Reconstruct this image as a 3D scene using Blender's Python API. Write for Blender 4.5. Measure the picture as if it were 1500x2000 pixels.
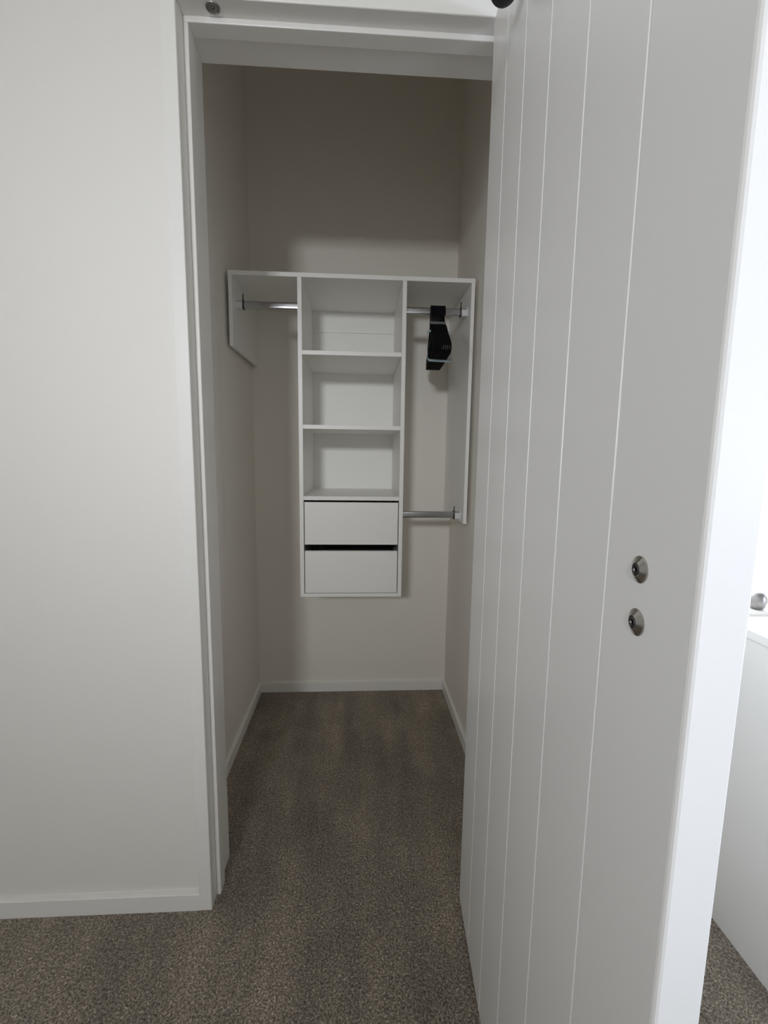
import bpy, bmesh, math, random
from mathutils import Vector, Matrix
random.seed(4)
for o in list(bpy.data.objects): bpy.data.objects.remove(o)
S = bpy.context.scene
COL = S.collection

# ---------------------------------------------------------------- camera
CAM = Vector((0.36603, -1.02226, 1.1575)); YAW, PITCH, ROLL, F = 0.05658, -0.13008, 0.01361, 877.03
cd = bpy.data.cameras.new('camera'); cam = bpy.data.objects.new('camera', cd); COL.objects.link(cam)
fw = Vector((math.sin(YAW)*math.cos(PITCH), math.cos(YAW)*math.cos(PITCH), math.sin(PITCH)))
rt = Vector((math.cos(YAW), -math.sin(YAW), 0)); up = rt.cross(fw)
r2 = rt*math.cos(ROLL)+up*math.sin(ROLL); u2 = up*math.cos(ROLL)-rt*math.sin(ROLL)
m = Matrix((r2, u2, -fw)).transposed().to_4x4(); m.translation = CAM
cam.matrix_world = m
cd.sensor_fit = 'VERTICAL'; cd.sensor_height = 24; cd.lens = F/2000*24; cd.clip_start = 0.01
S.camera = cam

# ---------------------------------------------------------------- light
S.view_settings.view_transform = 'Standard'; S.view_settings.look = 'None'
S.view_settings.gamma = 1; S.view_settings.use_curve_mapping = False
S.view_settings.exposure = 0.0
w = bpy.data.worlds.new('sky'); S.world = w; w.use_nodes = True
bg = w.node_tree.nodes['Background']; bg.inputs[0].default_value = (0.86, 0.93, 1.0, 1); bg.inputs[1].default_value = 1.6

def area(name, loc, aim, sx, sy, power, col, spread=180):
    l = bpy.data.lights.new(name, 'AREA'); l.shape = 'RECTANGLE'; l.size = sx; l.size_y = sy; l.energy = power; l.color = col
    l.spread = math.radians(spread)
    o = bpy.data.objects.new(name, l); COL.objects.link(o); o.location = loc
    o.rotation_euler = (Vector(aim)-Vector(loc)).to_track_quat('-Z', 'Y').to_euler()
    return o
area('daylight_side_window', (3.14, -1.75, 1.18), (-0.1, 0, 1.16), 1.3, 0.66, 9.3, (0.85, 0.95, 1.14), 44)
area('added_left_fill', (-2.44, -2.25, 1.42), (0.5, -0.35, 1.50), 1.2, 0.9, 2.3, (0.92, 0.96, 1.06), 48)  # added fill that brightens the door face and closet, from a made-up left window
area('daylight_high_window', (-0.26, -3.24, 1.93), (0.22, 1.05, 0.95), 0.32, 0.22, 4.9, (0.97, 0.985, 1.02), 60)
area('daylight_chest_window', (1.80, 0.22, 1.45), (1.80, -2, 1.40), 1.3, 1.36, 30, (0.90, 0.97, 1.08))
S.cycles.max_bounces = 16; S.cycles.diffuse_bounces = 12

# ---------------------------------------------------------------- materials
def mat(name, col, rough=0.5, metal=0.0, noise=0.0, scale=30, bump=0.0, bscale=200, coat=0.0, spec=0.5):
    M = bpy.data.materials.new(name); M.use_nodes = True; nt = M.node_tree; b = nt.nodes['Principled BSDF']
    b.inputs['Base Color'].default_value = (*col, 1); b.inputs['Roughness'].default_value = rough
    b.inputs['Metallic'].default_value = metal; b.inputs['Specular IOR Level'].default_value = spec
    b.inputs['Coat Weight'].default_value = coat; b.inputs['Coat Roughness'].default_value = 0.12
    tc = nt.nodes.new('ShaderNodeTexCoord')
    if noise:
        n = nt.nodes.new('ShaderNodeTexNoise'); n.inputs['Scale'].default_value = scale; n.inputs['Detail'].default_value = 4
        nt.links.new(tc.outputs['Object'], n.inputs['Vector'])
        r = nt.nodes.new('ShaderNodeMapRange'); r.inputs['To Min'].default_value = 1-noise; r.inputs['To Max'].default_value = 1+noise
        nt.links.new(n.outputs['Fac'], r.inputs['Value'])
        mx = nt.nodes.new('ShaderNodeVectorMath'); mx.operation = 'SCALE'; mx.inputs[0].default_value = col
        nt.links.new(r.outputs['Result'], mx.inputs['Scale']); nt.links.new(mx.outputs[0], b.inputs['Base Color'])
    if bump:
        n = nt.nodes.new('ShaderNodeTexNoise'); n.inputs['Scale'].default_value = bscale; n.inputs['Detail'].default_value = 3
        nt.links.new(tc.outputs['Object'], n.inputs['Vector'])
        bp = nt.nodes.new('ShaderNodeBump'); bp.inputs['Strength'].default_value = bump; bp.inputs['Distance'].default_value = 0.001
        nt.links.new(n.outputs['Fac'], bp.inputs['Height']); nt.links.new(bp.outputs[0], b.inputs['Normal'])
    return M
WALL = mat('wall_paint', (0.835, 0.82, 0.785), 0.6, noise=0.008, scale=5, bump=0.12, bscale=350, spec=0.3)
CWALL = mat('closet_wall_paint', (0.84, 0.81, 0.755), 0.6, noise=0.008, scale=5, bump=0.12, bscale=350, spec=0.3)
CEIL = mat('ceiling_paint', (0.86, 0.84, 0.79), 0.8, noise=0.01)
TRIM = mat('trim_enamel', (0.855, 0.845, 0.82), 0.32, noise=0.006, scale=8, bump=0.04, bscale=120)
DOOR = mat('door_enamel', (0.84, 0.83, 0.81), 0.30, noise=0.006, scale=6, bump=0.05, bscale=90)
MELA = mat('white_melamine', (0.86, 0.855, 0.83), 0.38, noise=0.005, scale=20, bump=0.03, bscale=500)
BACKB = mat('white_backboard', (0.87, 0.865, 0.84), 0.45, noise=0.005, scale=20)
DARK = mat('shadow_box_inner', (0.035, 0.035, 0.045), 0.5, noise=0.05)
DRAWB = mat('drawer_box_grey', (0.10, 0.10, 0.11), 0.5, noise=0.05)
CHROME = mat('chrome', (0.50, 0.50, 0.52), 0.22, 1.0, noise=0.03, scale=60)
NICKEL = mat('brushed_nickel', (0.44, 0.42, 0.385), 0.24, 1.0, noise=0.08, scale=200)
DNICK = mat('dark_nickel', (0.16, 0.155, 0.15), 0.35, 1.0, noise=0.1, scale=200)
STEEL = mat('dull_steel', (0.30, 0.29, 0.28), 0.4, 0.9, noise=0.08, scale=150)
BLACK = mat('black_matte', (0.012, 0.012, 0.014), 0.5, noise=0.1)
HOLE = mat('dark_recess', (0.01, 0.01, 0.01), 0.9, noise=0.1, spec=0.05)
FLOCK = mat('black_flocking', (0.006, 0.006, 0.0075), 0.9, noise=0.2, scale=500, bump=0.4, bscale=2500, spec=0.15)
PLAST = mat('clear_white_plastic', (0.72, 0.74, 0.74), 0.3, noise=0.01)
SLOT = mat('dark_bracket_metal', (0.05, 0.05, 0.05), 0.4, 0.6, noise=0.05)
BAND = mat('pale_blue_band', (0.40, 0.50, 0.54), 0.35, noise=0.05, scale=80)
GREYB = mat('grey_paper_band', (0.13, 0.13, 0.145), 0.5, noise=0.05, scale=80)

def carpet_mat():
    M = bpy.data.materials.new('carpet'); M.use_nodes = True; nt = M.node_tree; b = nt.nodes['Principled BSDF']
    N = nt.nodes.new; L = nt.links.new
    b.inputs['Roughness'].default_value = 1.0; b.inputs['Specular IOR Level'].default_value = 0.1
    b.inputs['Sheen Weight'].default_value = 0.15; b.inputs['Sheen Roughness'].default_value = 0.6
    tc = N('ShaderNodeTexCoord')
    # individual twisted tufts
    warp = N('ShaderNodeTexNoise'); warp.inputs['Scale'].default_value = 130; warp.inputs['Detail'].default_value = 2
    L(tc.outputs['Object'], warp.inputs['Vector'])
    sc = N('ShaderNodeVectorMath'); sc.operation = 'MULTIPLY_ADD'; sc.inputs[1].default_value = (.009, .009, .009)
    L(warp.outputs['Color'], sc.inputs[0]); L(tc.outputs['Object'], sc.inputs[2])
    v = N('ShaderNodeTexVoronoi'); v.inputs['Scale'].default_value = 260; L(sc.outputs[0], v.inputs['Vector'])
    n1 = N('ShaderNodeTexNoise'); n1.inputs['Scale'].default_value = 230; n1.inputs['Detail'].default_value = 4; n1.inputs['Roughness'].default_value = .7
    L(sc.outputs[0], n1.inputs['Vector'])
    r1 = N('ShaderNodeValToRGB'); e = r1.color_ramp.elements
    e[0].position = .33; e[0].color = (0.072, 0.060, 0.048, 1); e[1].position = .68; e[1].color = (0.76, 0.65, 0.52, 1)
    k = r1.color_ramp.elements.new(.5); k.color = (0.27, 0.228, 0.182, 1)
    L(n1.outputs['Fac'], r1.inputs['Fac'])
    # patches where the pile leans another way, long vacuum streaks
    mp = N('ShaderNodeMapping'); mp.inputs['Scale'].default_value = (5.5, 1.0, 1); mp.inputs['Rotation'].default_value = (0, 0, .12)
    L(tc.outputs['Object'], mp.inputs['Vector'])
    n2 = N('ShaderNodeTexNoise'); n2.inputs['Scale'].default_value = 1.6; n2.inputs['Detail'].default_value = 3; L(mp.outputs[0], n2.inputs['Vector'])
    m2 = N('ShaderNodeMapRange'); m2.inputs['From Min'].default_value = .3; m2.inputs['From Max'].default_value = .7
    m2.inputs['To Min'].default_value = .74; m2.inputs['To Max'].default_value = 1.28; L(n2.outputs['Fac'], m2.inputs['Value'])
    n3 = N('ShaderNodeTexNoise'); n3.inputs['Scale'].default_value = 6; n3.inputs['Detail'].default_value = 5; L(tc.outputs['Object'], n3.inputs['Vector'])
    m3 = N('ShaderNodeMapRange'); m3.inputs['From Min'].default_value = .3; m3.inputs['From Max'].default_value = .7
    m3.inputs['To Min'].default_value = .85; m3.inputs['To Max'].default_value = 1.15; L(n3.outputs['Fac'], m3.inputs['Value'])
    mm = N('ShaderNodeMath'); mm.operation = 'MULTIPLY'; L(m2.outputs[0], mm.inputs[0]); L(m3.outputs[0], mm.inputs[1])
    vs = N('ShaderNodeVectorMath'); vs.operation = 'SCALE'; L(r1.outputs['Color'], vs.inputs[0]); L(mm.outputs[0], vs.inputs['Scale'])
    L(vs.outputs[0], b.inputs['Base Color'])
    inv = N('ShaderNodeMath'); inv.operation = 'SUBTRACT'; L(n1.outputs['Fac'], inv.inputs[0]); L(v.outputs['Distance'], inv.inputs[1])
    bp = N('ShaderNodeBump'); bp.inputs['Strength'].default_value = .9; bp.inputs['Distance'].default_value = .004
    L(inv.outputs[0], bp.inputs['Height']); L(bp.outputs[0], b.inputs['Normal'])
    return M
CARPET = carpet_mat()
def glass_mat():
    M = bpy.data.materials.new('window_glass'); M.use_nodes = True; nt = M.node_tree
    nt.nodes.remove(nt.nodes['Principled BSDF']); out = nt.nodes['Material Output']
    t = nt.nodes.new('ShaderNodeBsdfTransparent'); g = nt.nodes.new('ShaderNodeBsdfGlossy'); g.inputs['Roughness'].default_value = .02
    mx = nt.nodes.new('ShaderNodeMixShader'); mx.inputs[0].default_value = .05
    nt.links.new(t.outputs[0], mx.inputs[1]); nt.links.new(g.outputs[0], mx.inputs[2])
    nt.links.new(mx.outputs[0], out.inputs['Surface']); return M
GLASS = glass_mat()

# ---------------------------------------------------------------- helpers
def obj(name, bm, material, parent=None, bevel=0.0, smooth=False):
    me = bpy.data.meshes.new(name); bmesh.ops.recalc_face_normals(bm, faces=bm.faces); bm.to_mesh(me); bm.free()
    o = bpy.data.objects.new(name, me); COL.objects.link(o)
    me.materials.append(material)
    if parent: o.parent = parent
    if smooth:
        for p in me.polygons: p.use_smooth = True
    if bevel:
        b = o.modifiers.new('bevel', 'BEVEL'); b.width = bevel; b.segments = 2; b.limit_method = 'ANGLE'; b.angle_limit = .6
    return o
def bx(bm, x0, y0, z0, x1, y1, z1):
    v = [bm.verts.new(p) for p in ((x0,y0,z0),(x1,y0,z0),(x1,y1,z0),(x0,y1,z0),(x0,y0,z1),(x1,y0,z1),(x1,y1,z1),(x0,y1,z1))]
    for f in ((0,3,2,1),(4,5,6,7),(0,1,5,4),(1,2,6,5),(2,3,7,6),(3,0,4,7)): bm.faces.new([v[i] for i in f])
    return bm
def box(*a): return bx(bmesh.new(), *a)
def boxes(*L):
    bm = bmesh.new()
    for a in L: bx(bm, *a)
    return bm
def lathe(bm, prof, M=Matrix(), n=48):           # prof: (radius, height) pairs, axis +Z, placed by M
    rings = []
    for r, h in prof:
        if r < 1e-6: rings.append([bm.verts.new(M @ Vector((0, 0, h)))])
        else: rings.append([bm.verts.new(M @ Vector((r*math.cos(2*math.pi*i/n), r*math.sin(2*math.pi*i/n), h))) for i in range(n)])
    for a, b in zip(rings, rings[1:]):
        for i in range(n):
            j = (i+1) % n
            if len(a) == 1 and len(b) == 1: continue
            if len(a) == 1: bm.faces.new((a[0], b[i], b[j]))
            elif len(b) == 1: bm.faces.new((a[i], a[j], b[0]))
            else: bm.faces.new((a[i], a[j], b[j], b[i]))
    return bm
def extrude_profile(prof, a0, a1, put):          # closed polygon prof (p,q) swept from a0 to a1; put(p,q,a)->xyz
    bm = bmesh.new()
    A = [bm.verts.new(put(p, q, a0)) for p, q in prof]; B = [bm.verts.new(put(p, q, a1)) for p, q in prof]
    n = len(prof); bm.faces.new(A[::-1]); bm.faces.new(B)
    for i in range(n): bm.faces.new((A[i], A[(i+1) % n], B[(i+1) % n], B[i]))
    return bm
def sweep_rect(bm, pts, w, t, closed=False, nrm=Vector((1, 0, 0))):
    # rectangular section along pts: w across nrm, t in the plane of the path
    n = len(pts); rings = []
    for i, p in enumerate(pts):
        if closed: d = pts[(i+1) % n]-pts[i-1]
        else: d = pts[min(i+1, n-1)]-pts[max(i-1, 0)]
        d.normalize(); s = d.cross(nrm).normalized()
        rings.append([bm.verts.new(p+nrm*w*a/2+s*t*b/2) for a, b in ((-1,-1),(1,-1),(1,1),(-1,1))])
    for i in range(n if closed else n-1):
        a, b = rings[i], rings[(i+1) % n]
        for k in range(4): bm.faces.new((a[k], a[(k+1) % 4], b[(k+1) % 4], b[k]))
    if not closed: bm.faces.new(rings[0][::-1]); bm.faces.new(rings[-1])
    return bm
def empty(name, loc=(0,0,0)):
    o = bpy.data.objects.new(name, None); COL.objects.link(o); o.location = loc; o.empty_display_size = .05; return o
def tag(o, label, cat, group=None):
    o['label'] = label; o['category'] = cat
    if group: o['group'] = group
    return o
def struct(name, bm, material, parent=None, label=None, **k):
    o = obj(name, bm, material, parent, **k)
    if not parent: o['kind'] = 'structure'
    if label: o['label'] = label
    return o

# ---------------------------------------------------------------- the setting
XL, XR, YB = -0.1095, 0.7954, 1.0620        # closet wall planes (baseboards stand in front of them)
OPX, OPZ = 0.685, 2.04                      # door opening
LD = 0.156                                  # depth of the lining
WY = 0.012                                  # bedroom face of the front wall (trim stands proud of it)
BX0, BX1, BY0, CZ = -2.3, 3.0, -3.1, 2.95
struct('floor', box(BX0-.1, BY0-.1, -.05, BX1+.1, YB+.1, 0.0), CARPET, label='brown grey cut pile carpet over bedroom and closet')
struct('ceiling', box(BX0-.1, BY0-.1, CZ, BX1+.1, YB+.1, CZ+.05), CEIL, label='flat white ceiling')
# front wall, with the closet opening and the window over the chest
W3 = (1.12, 2.45, 0.775, 2.12)
struct('wall_front', boxes((BX0, WY, 0, -.02, LD-.004, CZ), (-.02, WY, OPZ+.02, OPX+.02, LD-.004, CZ), (OPX+.02, WY, 0, W3[0], LD-.004, CZ),
       (W3[0], WY, 0, W3[1], LD-.004, W3[2]), (W3[0], WY, W3[3], W3[1], LD-.004, CZ), (W3[1], WY, 0, BX1, LD-.004, CZ)), WALL, label='white painted wall with the closet doorway')
struct('wall_closet_left', box(XL-.09, LD-.004, 0, XL, YB, CZ), CWALL, label='left side wall inside the closet')
struct('wall_closet_right', box(XR, LD-.004, 0, XR+.09, YB, CZ), CWALL, label='right side wall inside the closet')
struct('wall_closet_back', box(XL-.09, YB, 0, XR+.09, YB+.09, CZ), CWALL, label='back wall inside the closet')
WL = (-2.88, -1.62, .88, 1.90)  # opening for the added left fill light, out of view
struct('wall_left', boxes((BX0-.1, BY0-.1, 0, BX0, WL[0], CZ), (BX0-.1, WL[1], 0, BX0, WY, CZ), (BX0-.1, WL[0], 0, BX0, WL[1], WL[2]), (BX0-.1, WL[0], WL[3], BX0, WL[1], CZ)), WALL)
WS = (-2.48, -1.02, .76, 1.56)               # side window y0,y1,z0,z1
struct('wall_right', boxes((BX1, BY0-.1, 0, BX1+.1, WS[0], CZ), (BX1, WS[1], 0, BX1+.1, LD, CZ), (BX1, WS[0], 0, BX1+.1, WS[1], WS[2]), (BX1, WS[0], WS[3], BX1+.1, WS[1], CZ)), WALL)
WF = (-.47, -.05, 1.77, 2.09)
struct('wall_back', boxes((BX0, BY0-.1, 0, WF[0], BY0, CZ), (WF[1], BY0-.1, 0, BX1, BY0, CZ), (WF[0], BY0-.1, 0, WF[1], BY0, WF[2]), (WF[0], BY0-.1, WF[3], WF[1], BY0, CZ)), WALL)

def window(name, axis, a0, a1, z0, z1, p, q, mull=()):
    P = (lambda u0, v0, z0, u1, v1, z1: (u0, v0, z0, u1, v1, z1)) if axis == 'x' else (lambda u0, v0, z0, u1, v1, z1: (v0, u0, z0, v1, u1, z1))
    e = empty(name); e['kind'] = 'structure'
    f = .045; fr = [P(a0, p, z0, a0+f, q, z1), P(a1-f, p, z0, a1, q, z1), P(a0+f, p, z0, a1-f, q, z0+f), P(a0+f, p, z1-f, a1-f, q, z1)]
    for mx in mull: fr.append(P(mx-.02, p, z0+f, mx+.02, q, z1-f))
    obj('window_frame', boxes(*fr), TRIM, e)
    c = (p+q)/2
    obj('pane', box(*P(a0+f, c-.003, z0+f, a1-f, c+.003, z1-f)), GLASS, e)
    return e
e = window('window_1', 'x', W3[0], W3[1], W3[2], W3[3], .085, .125, (1.84,)); e['label'] = 'bright window in the front wall, right of the open door'
window('window_2', 'y', WS[0], WS[1], WS[2], WS[3], BX1+.03, BX1+.07, (-1.75,))
window('added_left_window', 'y', WL[0], WL[1], WL[2], WL[3], BX0-.07, BX0-.03, (-2.25,))  # unseen window, added to go with the left fill light
window('window_3', 'x', WF[0], WF[1], WF[2], WF[3], BY0-.07, BY0-.03)

# baseboards: thin, square, slightly eased top
BH, BT = 0.0462, 0.0115
def bboard(name, axis, a0, a1, face, d, label=None):
    pr = [(0, 0), (0, BH-.0015), (-.0015*-1, BH), (BT, BH), (BT, 0)]      # p measured from face back to the wall
    if axis == 'x': put = lambda p, q, a: (a, face+d*p, q)
    else: put = lambda p, q, a: (face+d*p, a, q)
    struct(name, extrude_profile(pr, a0, a1, put), TRIM, label=label)
bboard('baseboard_front', 'x', BX0, -.0295, 0.0, 1, 'low white baseboard on the wall left of the doorway')
bboard('baseboard_closet_back', 'x', XL+BT, XR-BT, YB-BT, 1, 'low white baseboard along the closet back wall')
bboard('baseboard_closet_left', 'y', LD-.004, YB, XL+BT, -1, 'low white baseboard along the closet left wall')
bboard('baseboard_closet_right', 'y', LD-.004, YB, XR-BT, 1, 'low white baseboard along the closet right wall')

# door lining, stop and architrave: one piece of joinery, split in parts
tr = empty('trim_1'); tr['kind'] = 'structure'; tr['label'] = 'white timber frame around the closet doorway'
TT = .019
obj('lining', boxes((-TT, 0.0008, 0, 0, LD, OPZ+TT), (OPX, 0.0008, 0, OPX+TT, LD, OPZ+TT), (0, 0.0008, OPZ, OPX, LD, OPZ+TT)), TRIM, tr, bevel=.0012)
Y0, Y1, PJ = 0.0400, 0.0775, 0.0105
obj('door_stop', boxes((0, Y0, 0, PJ, Y1, OPZ-PJ-.0015), (OPX-PJ, Y0, 0, OPX, Y1, OPZ-PJ-.0015), (0, Y0, OPZ-PJ-.0015, OPX, Y1, OPZ)), TRIM, tr, bevel=.0018)
AW = .0305
for nm, b in (('architrave', (-AW, 0, 0, -.0005, WY, OPZ+.0005)), ('architrave', (OPX+.0005, 0, 0, OPX+AW+.03, WY, OPZ+.0005)), ('architrave', (-AW, 0, OPZ+.0005, OPX+AW+.03, WY, OPZ+.095))):
    obj(nm, box(*b), TRIM, tr, bevel=.0012)
# magnetic catch plate let into the head
M = Matrix.Translation((0.0672, 0.0205, OPZ)) @ Matrix.Rotation(math.pi, 4, 'X')
cp = obj('catch_plate', lathe(bmesh.new(), [(0, .0005), (.0035, .0005), (.004, .0016), (.0085, .0018), (.0093, .0009), (.0105, .0009), (.0112, .0024), (.0135, .0024), (.0142, 0), (0, 0)], M), STEEL, tr, smooth=False)
cp['label'] = 'round dull steel catch plate'
obj('screw_head', lathe(bmesh.new(), [(0, .003), (.0022, .0028), (.003, .001), (0, .0)], M), DNICK, cp)

# ---------------------------------------------------------------- the open door
A = -0.05761; DW, DTK, DZ0, DZ1 = 0.7437, 0.0372, 0.012, 2.028
dr = empty('door_1', (0.63465, -0.00294, 0)); dr['kind'] = 'structure'; dr['label'] = 'white grooved board door standing open toward the bedroom'
dr.rotation_euler = (0, 0, math.atan2(-math.cos(A), math.sin(A)))
gr = [0.1215, 0.2450, 0.3690, 0.4950, 0.6212]
gw, gd = .0021, .0022
pr = [(0.0012, 0)]
for s in gr: pr += [(s-gw, 0), (s-.0004, gd), (s+.0004, gd), (s+gw, 0)]
pr += [(DW-.0035, 0), (DW-.0016, .0005), (DW-.0004, .0018), (DW, .0040), (DW, DTK-.0025), (DW-.0025, DTK)]
for s in gr[::-1]: pr += [(s+gw, DTK), (s+.0004, DTK-gd), (s-.0004, DTK-gd), (s-gw, DTK)]
pr += [(0.0012, DTK), (0, DTK-.0012), (0, .0012)]
obj('door_leaf', extrude_profile(pr, DZ0, DZ1, lambda p, q, a: (p, q, a)), DOOR, dr)
def pull(s, z, label):
    Mx = Matrix.Translation((s, 0, z)) @ Matrix.Rotation(math.pi/2, 4, 'X')      # axis toward -Y local: out of the visible face
    b = obj('door_pull', lathe(bmesh.new(), [(0, 0), (.0108, 0), (.0112, .0003), (.0112, .0008), (.0104, .0011), (.0060, .0039), (.0056, .0041), (.0052, .0040), (.0050, .0026), (0, .0026)], Mx, 64), NICKEL, dr, smooth=False)
    b['label'] = label
    obj('socket_ring', lathe(bmesh.new(), [(.0046, .0026), (.0043, .0040), (.0034, .0044), (.0030, .0038), (.0026, .0028)], Mx, 48), DNICK, b)
    obj('screw_hole', lathe(bmesh.new(), [(.0018, .0027), (.0015, .0034), (0, .0020)], Mx, 24), HOLE, b)
pull(.6752, 1.0662, 'upper brushed nickel door pull'); pull(.6768, 1.0222, 'lower brushed nickel door pull')
# black ball-ended hook screwed to the door face
hs, hz = 0.228, 1.8845
Mx = Matrix.Translation((hs, 0, hz)) @ Matrix.Rotation(math.pi/2, 4, 'X')
hk = obj('coat_hook', lathe(bmesh.new(), [(0, 0), (.0075, 0), (.0075, .002), (.005, .004), (.0045, .014), (.006, .02), (0, .02)], Mx, 40), BLACK, dr, smooth=True); hk['label'] = 'black round coat hook at the top of the door'
bm = bmesh.new(); bmesh.ops.create_uvsphere(bm, u_segments=40, v_segments=24, radius=.0225, matrix=Matrix.Translation((hs, -.033, hz)))
obj('hook_ball', bm, BLACK, hk, smooth=True)

# ---------------------------------------------------------------- wardrobe organiser
T = .0125
U0, U1, U2, U3 = -0.0952, 0.1442, 0.5330, 0.7790
YF, ZT, ZUB = 0.6633, 1.7830, 0.6045
YW = YB-.0005
un = empty('wardrobe_organizer', (0, 0, 0)); tag(un, 'white wall hung wardrobe organizer with shelves, two drawers and hanging rails', 'wardrobe')
obj('top_shelf', box(U0, YF, ZT-.0150, U3, YW, ZT), MELA, un, bevel=.0006)
obj('end_panel', box(U0, YF, 1.5290, U0+.0130, YW, ZT-.0152), MELA, un, bevel=.0006)
obj('end_panel', box(U3-.0130, YF, 0.8920, U3, YW, ZT-.0152), MELA, un, bevel=.0006)
obj('divider', box(U1, YF, ZUB, U1+.0150, YW, ZT-.0152), MELA, un, bevel=.0006)
obj('divider', box(U2-.0150, YF, ZUB, U2, YW, ZT-.0152), MELA, un, bevel=.0006)
ia, ib = U1+.0152, U2-.0152
for z in (1.5208, 1.2578, 0.9945):
    obj('shelf', box(ia, YF+.0008, z-.0150, ib, YW-.008, z), MELA, un, bevel=.0006)
obj('bottom_panel', box(ia, YF+.0008, ZUB, ib, YW-.008, ZUB+.0135), MELA, un, bevel=.0006)
obj('back_panel', box(ia, YW-.0078, ZUB, ib, YW, ZT-.0152), BACKB, un)
obj('mounting_rail', box(ia, YW-.0135, 1.6810, ib, YW-.0080, ZT-.0152), MELA, un)
def drawer(z0, z1):
    d = obj('drawer', box(ia+.0028, YF+.0005, z0, ib-.0028, YF+.0150, z1), MELA, un, bevel=.0008)
    h = z1-z0
    obj('drawer_box', boxes((ia+.012, YF+.0155, z0+.012, ia+.022, YW-.04, z1-.045), (ib-.022, YF+.0155, z0+.012, ib-.012, YW-.04, z1-.045),
        (ia+.022, YF+.0155, z0+.012, ib-.022, YF+.024, z1-.045), (ia+.022, YW-.05, z0+.012, ib-.022, YW-.04, z1-.045), (ia+.022, YF+.024, z0+.012, ib-.022, YW-.05, z0+.02)), DRAWB, d)
drawer(0.8100, 0.9720); drawer(0.6205, 0.7850)
def rail(xa, xb, z, prong_end):
    # flattened oval tube with a white socket at the outer end, a small metal socket at the inner one
    y = .722; ry, rz = .0072, .0128
    r = obj('hanging_rail', extrude_profile([(ry*math.copysign(abs(math.cos(t))**.55, math.cos(t)), rz*math.copysign(abs(math.sin(t))**.55, math.sin(t))) for t in [2*math.pi*(i+.5)/32 for i in range(32)]], xa, xb, lambda p, q, a: (a, y+p, z+q)), CHROME, un, smooth=False)
    e = xa if prong_end < 0 else xb; s = -prong_end
    o = e
    obj('rail_socket', boxes((min(o, o+s*.022), y-.0095, z-.0145, max(o, o+s*.022), y+.0095, z-.010), (min(o, o+s*.022), y-.0095, z+.002, max(o, o+s*.022), y+.0095, z+.008), (min(o, o+s*.004), y-.0105, z-.0155, max(o, o+s*.004), y+.0105, z+.016), (min(o+s*.002, o+s*.022), y-.0100, z-.010, max(o+s*.002, o+s*.022), y-.0078, z+.002)), PLAST, r, bevel=.0006)
    c = o+s*.0255
    obj('rail_clip', boxes((c-.0022, y-.011, z-.0165, c+.0022, y+.011, z+.0165), (c-.0016, y-.011, z+.0165, c+.0016, y-.007, z+.034)), SLOT, r)
    i = xb if prong_end < 0 else xa
    obj('rail_socket', box(min(i, i+(-1 if prong_end < 0 else 1)*.006), y-.0105, z-.0155, max(i, i+(-1 if prong_end < 0 else 1)*.006), y+.0105, z+.0155), CHROME, r, bevel=.001)
rail(U0+.0130, U1, 1.6865, -1)
rail(U2, U3-.0130, 1.6835, 1)
rail(U2, U3-.0130, 0.9200, 1)

# ---------------------------------------------------------------- hangers
RZ = 1.6835; RY = .722
def hanger_body():
    bm = bmesh.new(); NX = Vector((1, 0, 0)); V = lambda y, z: Vector((0, y, z))
    L_, zt, zs = .178, -.172, -.050          # half length, tip z, neck z (from the rail centre)
    pts = []
    def q(p0, p1, p2, n): return [p0.lerp(p1, t).lerp(p1.lerp(p2, t), t) for t in [i/n for i in range(n)]]
    pts += q(V(0, zs), V(.035, zs-.004), V(.085, zs-.048), 6)
    pts += q(V(.085, zs-.048), V(.15, zt+.034), V(L_-.004, zt+.016), 6)
    pts += q(V(L_-.004, zt+.016), V(L_+.004, zt+.004), V(L_-.010, zt-.004), 5)
    pts += q(V(L_-.010, zt-.004), V(.09, zt-.007), V(0, zt-.007), 5)
    right = pts[:]; left = [Vector((0, -p.y, p.z)) for p in right[::-1]][:-1]
    sweep_rect(bm, right+[V(0, zt-.007)]+left, .0046, .0105, closed=True, nrm=NX)
    return bm
def hanger_hook():
    bm = bmesh.new(); R = .0165; P = [Vector((0, 0, -.052)), Vector((0, .001, -.044)), Vector((0, .006, -.034)), Vector((0, .0140, -.022)), Vector((0, R, -.010))]
    P += [Vector((0, R*math.cos(t), .0035+R*math.sin(t)*.92)) for t in [math.radians(d) for d in range(0, 181, 15)]]
    P += [Vector((0, -R, -.008)), Vector((0, -R+.002, -.017))]
    sweep_rect(bm, P, .0048, .0045, nrm=Vector((1, 0, 0)))
    return bm
def make_hanger():
    r = empty('clothes_hanger')
    b = obj('shoulder_frame', hanger_body(), FLOCK, r); obj('hook', hanger_hook(), FLOCK, r)
    return r
H0 = make_hanger(); NH = 10
ords = ['leftmost', 'second from the left', 'third from the left', 'fourth from the left', 'fifth from the left', 'fifth from the right', 'fourth from the right', 'third from the right', 'second from the right', 'rightmost']
def dup(r):
    c = r.copy(); COL.objects.link(c)
    for ch in list(r.children):
        k = ch.copy(); COL.objects.link(k); k.parent = c
    return c
for i in range(NH):
    h = H0 if i == 0 else dup(H0)
    u = i/(NH-1)
    h.location = (.6305+.0056*i, RY, RZ)
    h.rotation_euler = (0, math.radians(.6-1.8*u), math.radians(-4.2+1.6*(u-.5)))
    tag(h, 'black clothes hanger, %s in the bundle on the upper right rail' % ords[i], 'clothes hanger', 'black hangers bundled on the upper right rail')
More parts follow.
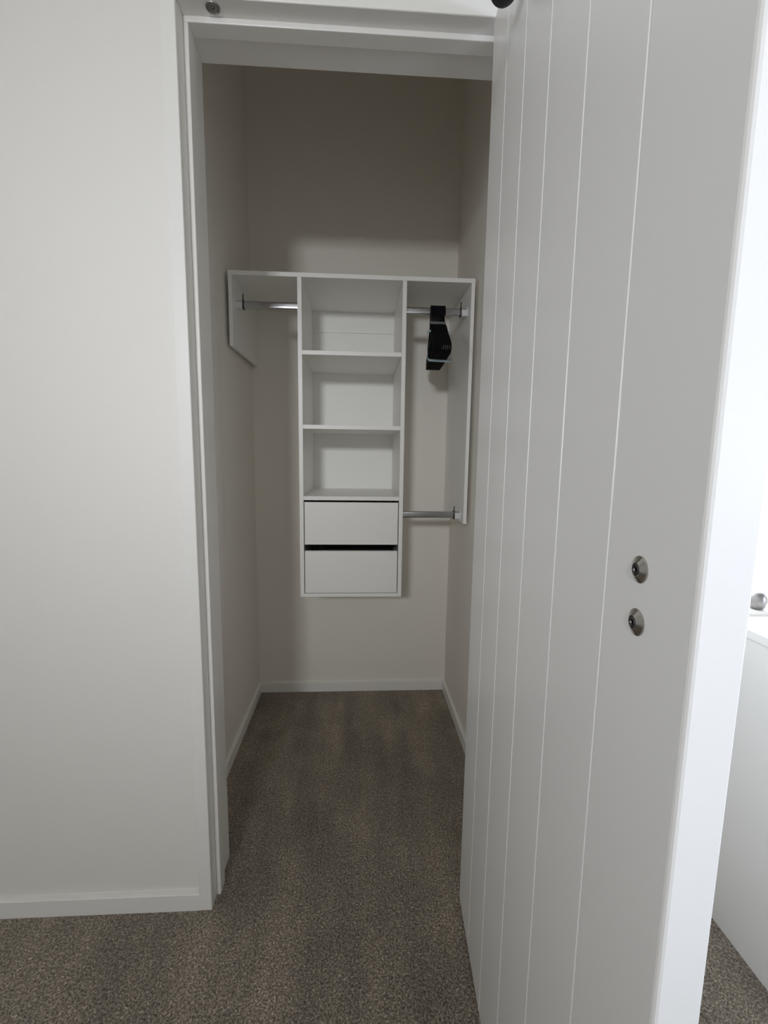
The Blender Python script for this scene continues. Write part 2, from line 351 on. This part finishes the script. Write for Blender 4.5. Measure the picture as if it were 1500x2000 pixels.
def loop(name, label, y, x0, x1, z0, z1, wd, th, material, skew, tilt=True):
    bm = bmesh.new(); pts = []; r = .010; rot = 0
    for cx, cz, a0 in ((x1-r, z1-r, 0), (x0+r, z1-r, 90), (x0+r, z0+r, 180), (x1-r, z0+r, 270)):
        for k in range(6):
            t = math.radians(a0+18*k); px = cx+r*math.cos(t); pz = cz+r*math.sin(t)
            pts.append(Vector((px, y+skew*(pz-z0)+(px-(x0+x1)/2)*.10, pz)))
    # width of the band runs along y
    n = len(pts); rings = []
    for i, p in enumerate(pts):
        d = (pts[(i+1) % n]-pts[i-1]).normalized(); w_ = Vector((0, .55, .83)) if tilt else Vector((0, 0, 1)); s = d.cross(w_).normalized()
        rings.append([bm.verts.new(p+w_*wd*a/2+s*th*b/2) for a, b in ((-1,-1),(1,-1),(1,1),(-1,1))])
    for i in range(n):
        a, b = rings[i], rings[(i+1) % n]
        for k in range(4): bm.faces.new((a[k], a[(k+1) % 4], b[(k+1) % 4], b[k]))
    return tag(obj(name, bm, material, smooth=False), label, 'band')
loop('packing_band', 'pale blue grey band looped around the bundle of black hangers', .640, .6085, .6945, 1.4910, 1.5990, .011, .0014, BAND, .25)
# grey paper collar round the necks, just under the hooks
bm = bmesh.new(); pts = []
for cx, cy, a0 in ((.6800, .7290, 0), (.6315, .7290, 90), (.6315, .7120, 180), (.6800, .7120, 270)):
    for k in range(5):
        t = math.radians(a0+22.5*k); pts.append(Vector((cx+.0045*math.cos(t), cy+.0045*math.sin(t), RZ-.0445)))
sweep_rect(bm, pts, .010, .0010, closed=True, nrm=Vector((0, 0, 1)))
tag(obj('paper_collar', bm, GREYB), 'dark grey collar around the necks of the bundled black hangers', 'band')

# ---------------------------------------------------------------- beyond the door
ch = empty('chest', (1.266, 0, 0)); tag(ch, 'white chest with flat top under the bright window right of the door', 'chest')
cx0, cx1, cy0, cz = 0.0, .95, -.46, .768
obj('chest_top', box(cx0-.004, cy0-.012, cz-.022, cx1+.004, -.001, cz), MELA, ch, bevel=.002)
obj('chest_body', box(cx0, cy0+.02, 0.0, cx1, -.001, cz-.022), MELA, ch, bevel=.002)
for k in range(3):
    z0 = .05+k*.232
    d = obj('drawer', box(cx0+.012, cy0+.004, z0, cx1-.012, cy0+.02, z0+.222), MELA, ch, bevel=.002)
    for px in (.25, .70):
        obj('knob', lathe(bmesh.new(), [(0, 0), (.006, 0), (.006, .012), (.014, .018), (.014, .022), (0, .026)], Matrix.Translation((cx0+px, cy0+.004, z0+.111)) @ Matrix.Rotation(math.pi/2, 4, 'X'), 24), NICKEL, d, smooth=True)
Mb = Matrix.Translation((1.3860, .0335, W3[2]+.0002))
tag(obj('canister', lathe(bmesh.new(), [(0, 0), (.010, 0), (.016, .005), (.0190, .018), (.0182, .031), (.013, .042), (.005, .046), (0, .0465)], Mb, 40), STEEL, smooth=True), 'small rounded silver pot on the bright window sill at the right edge', 'pot')
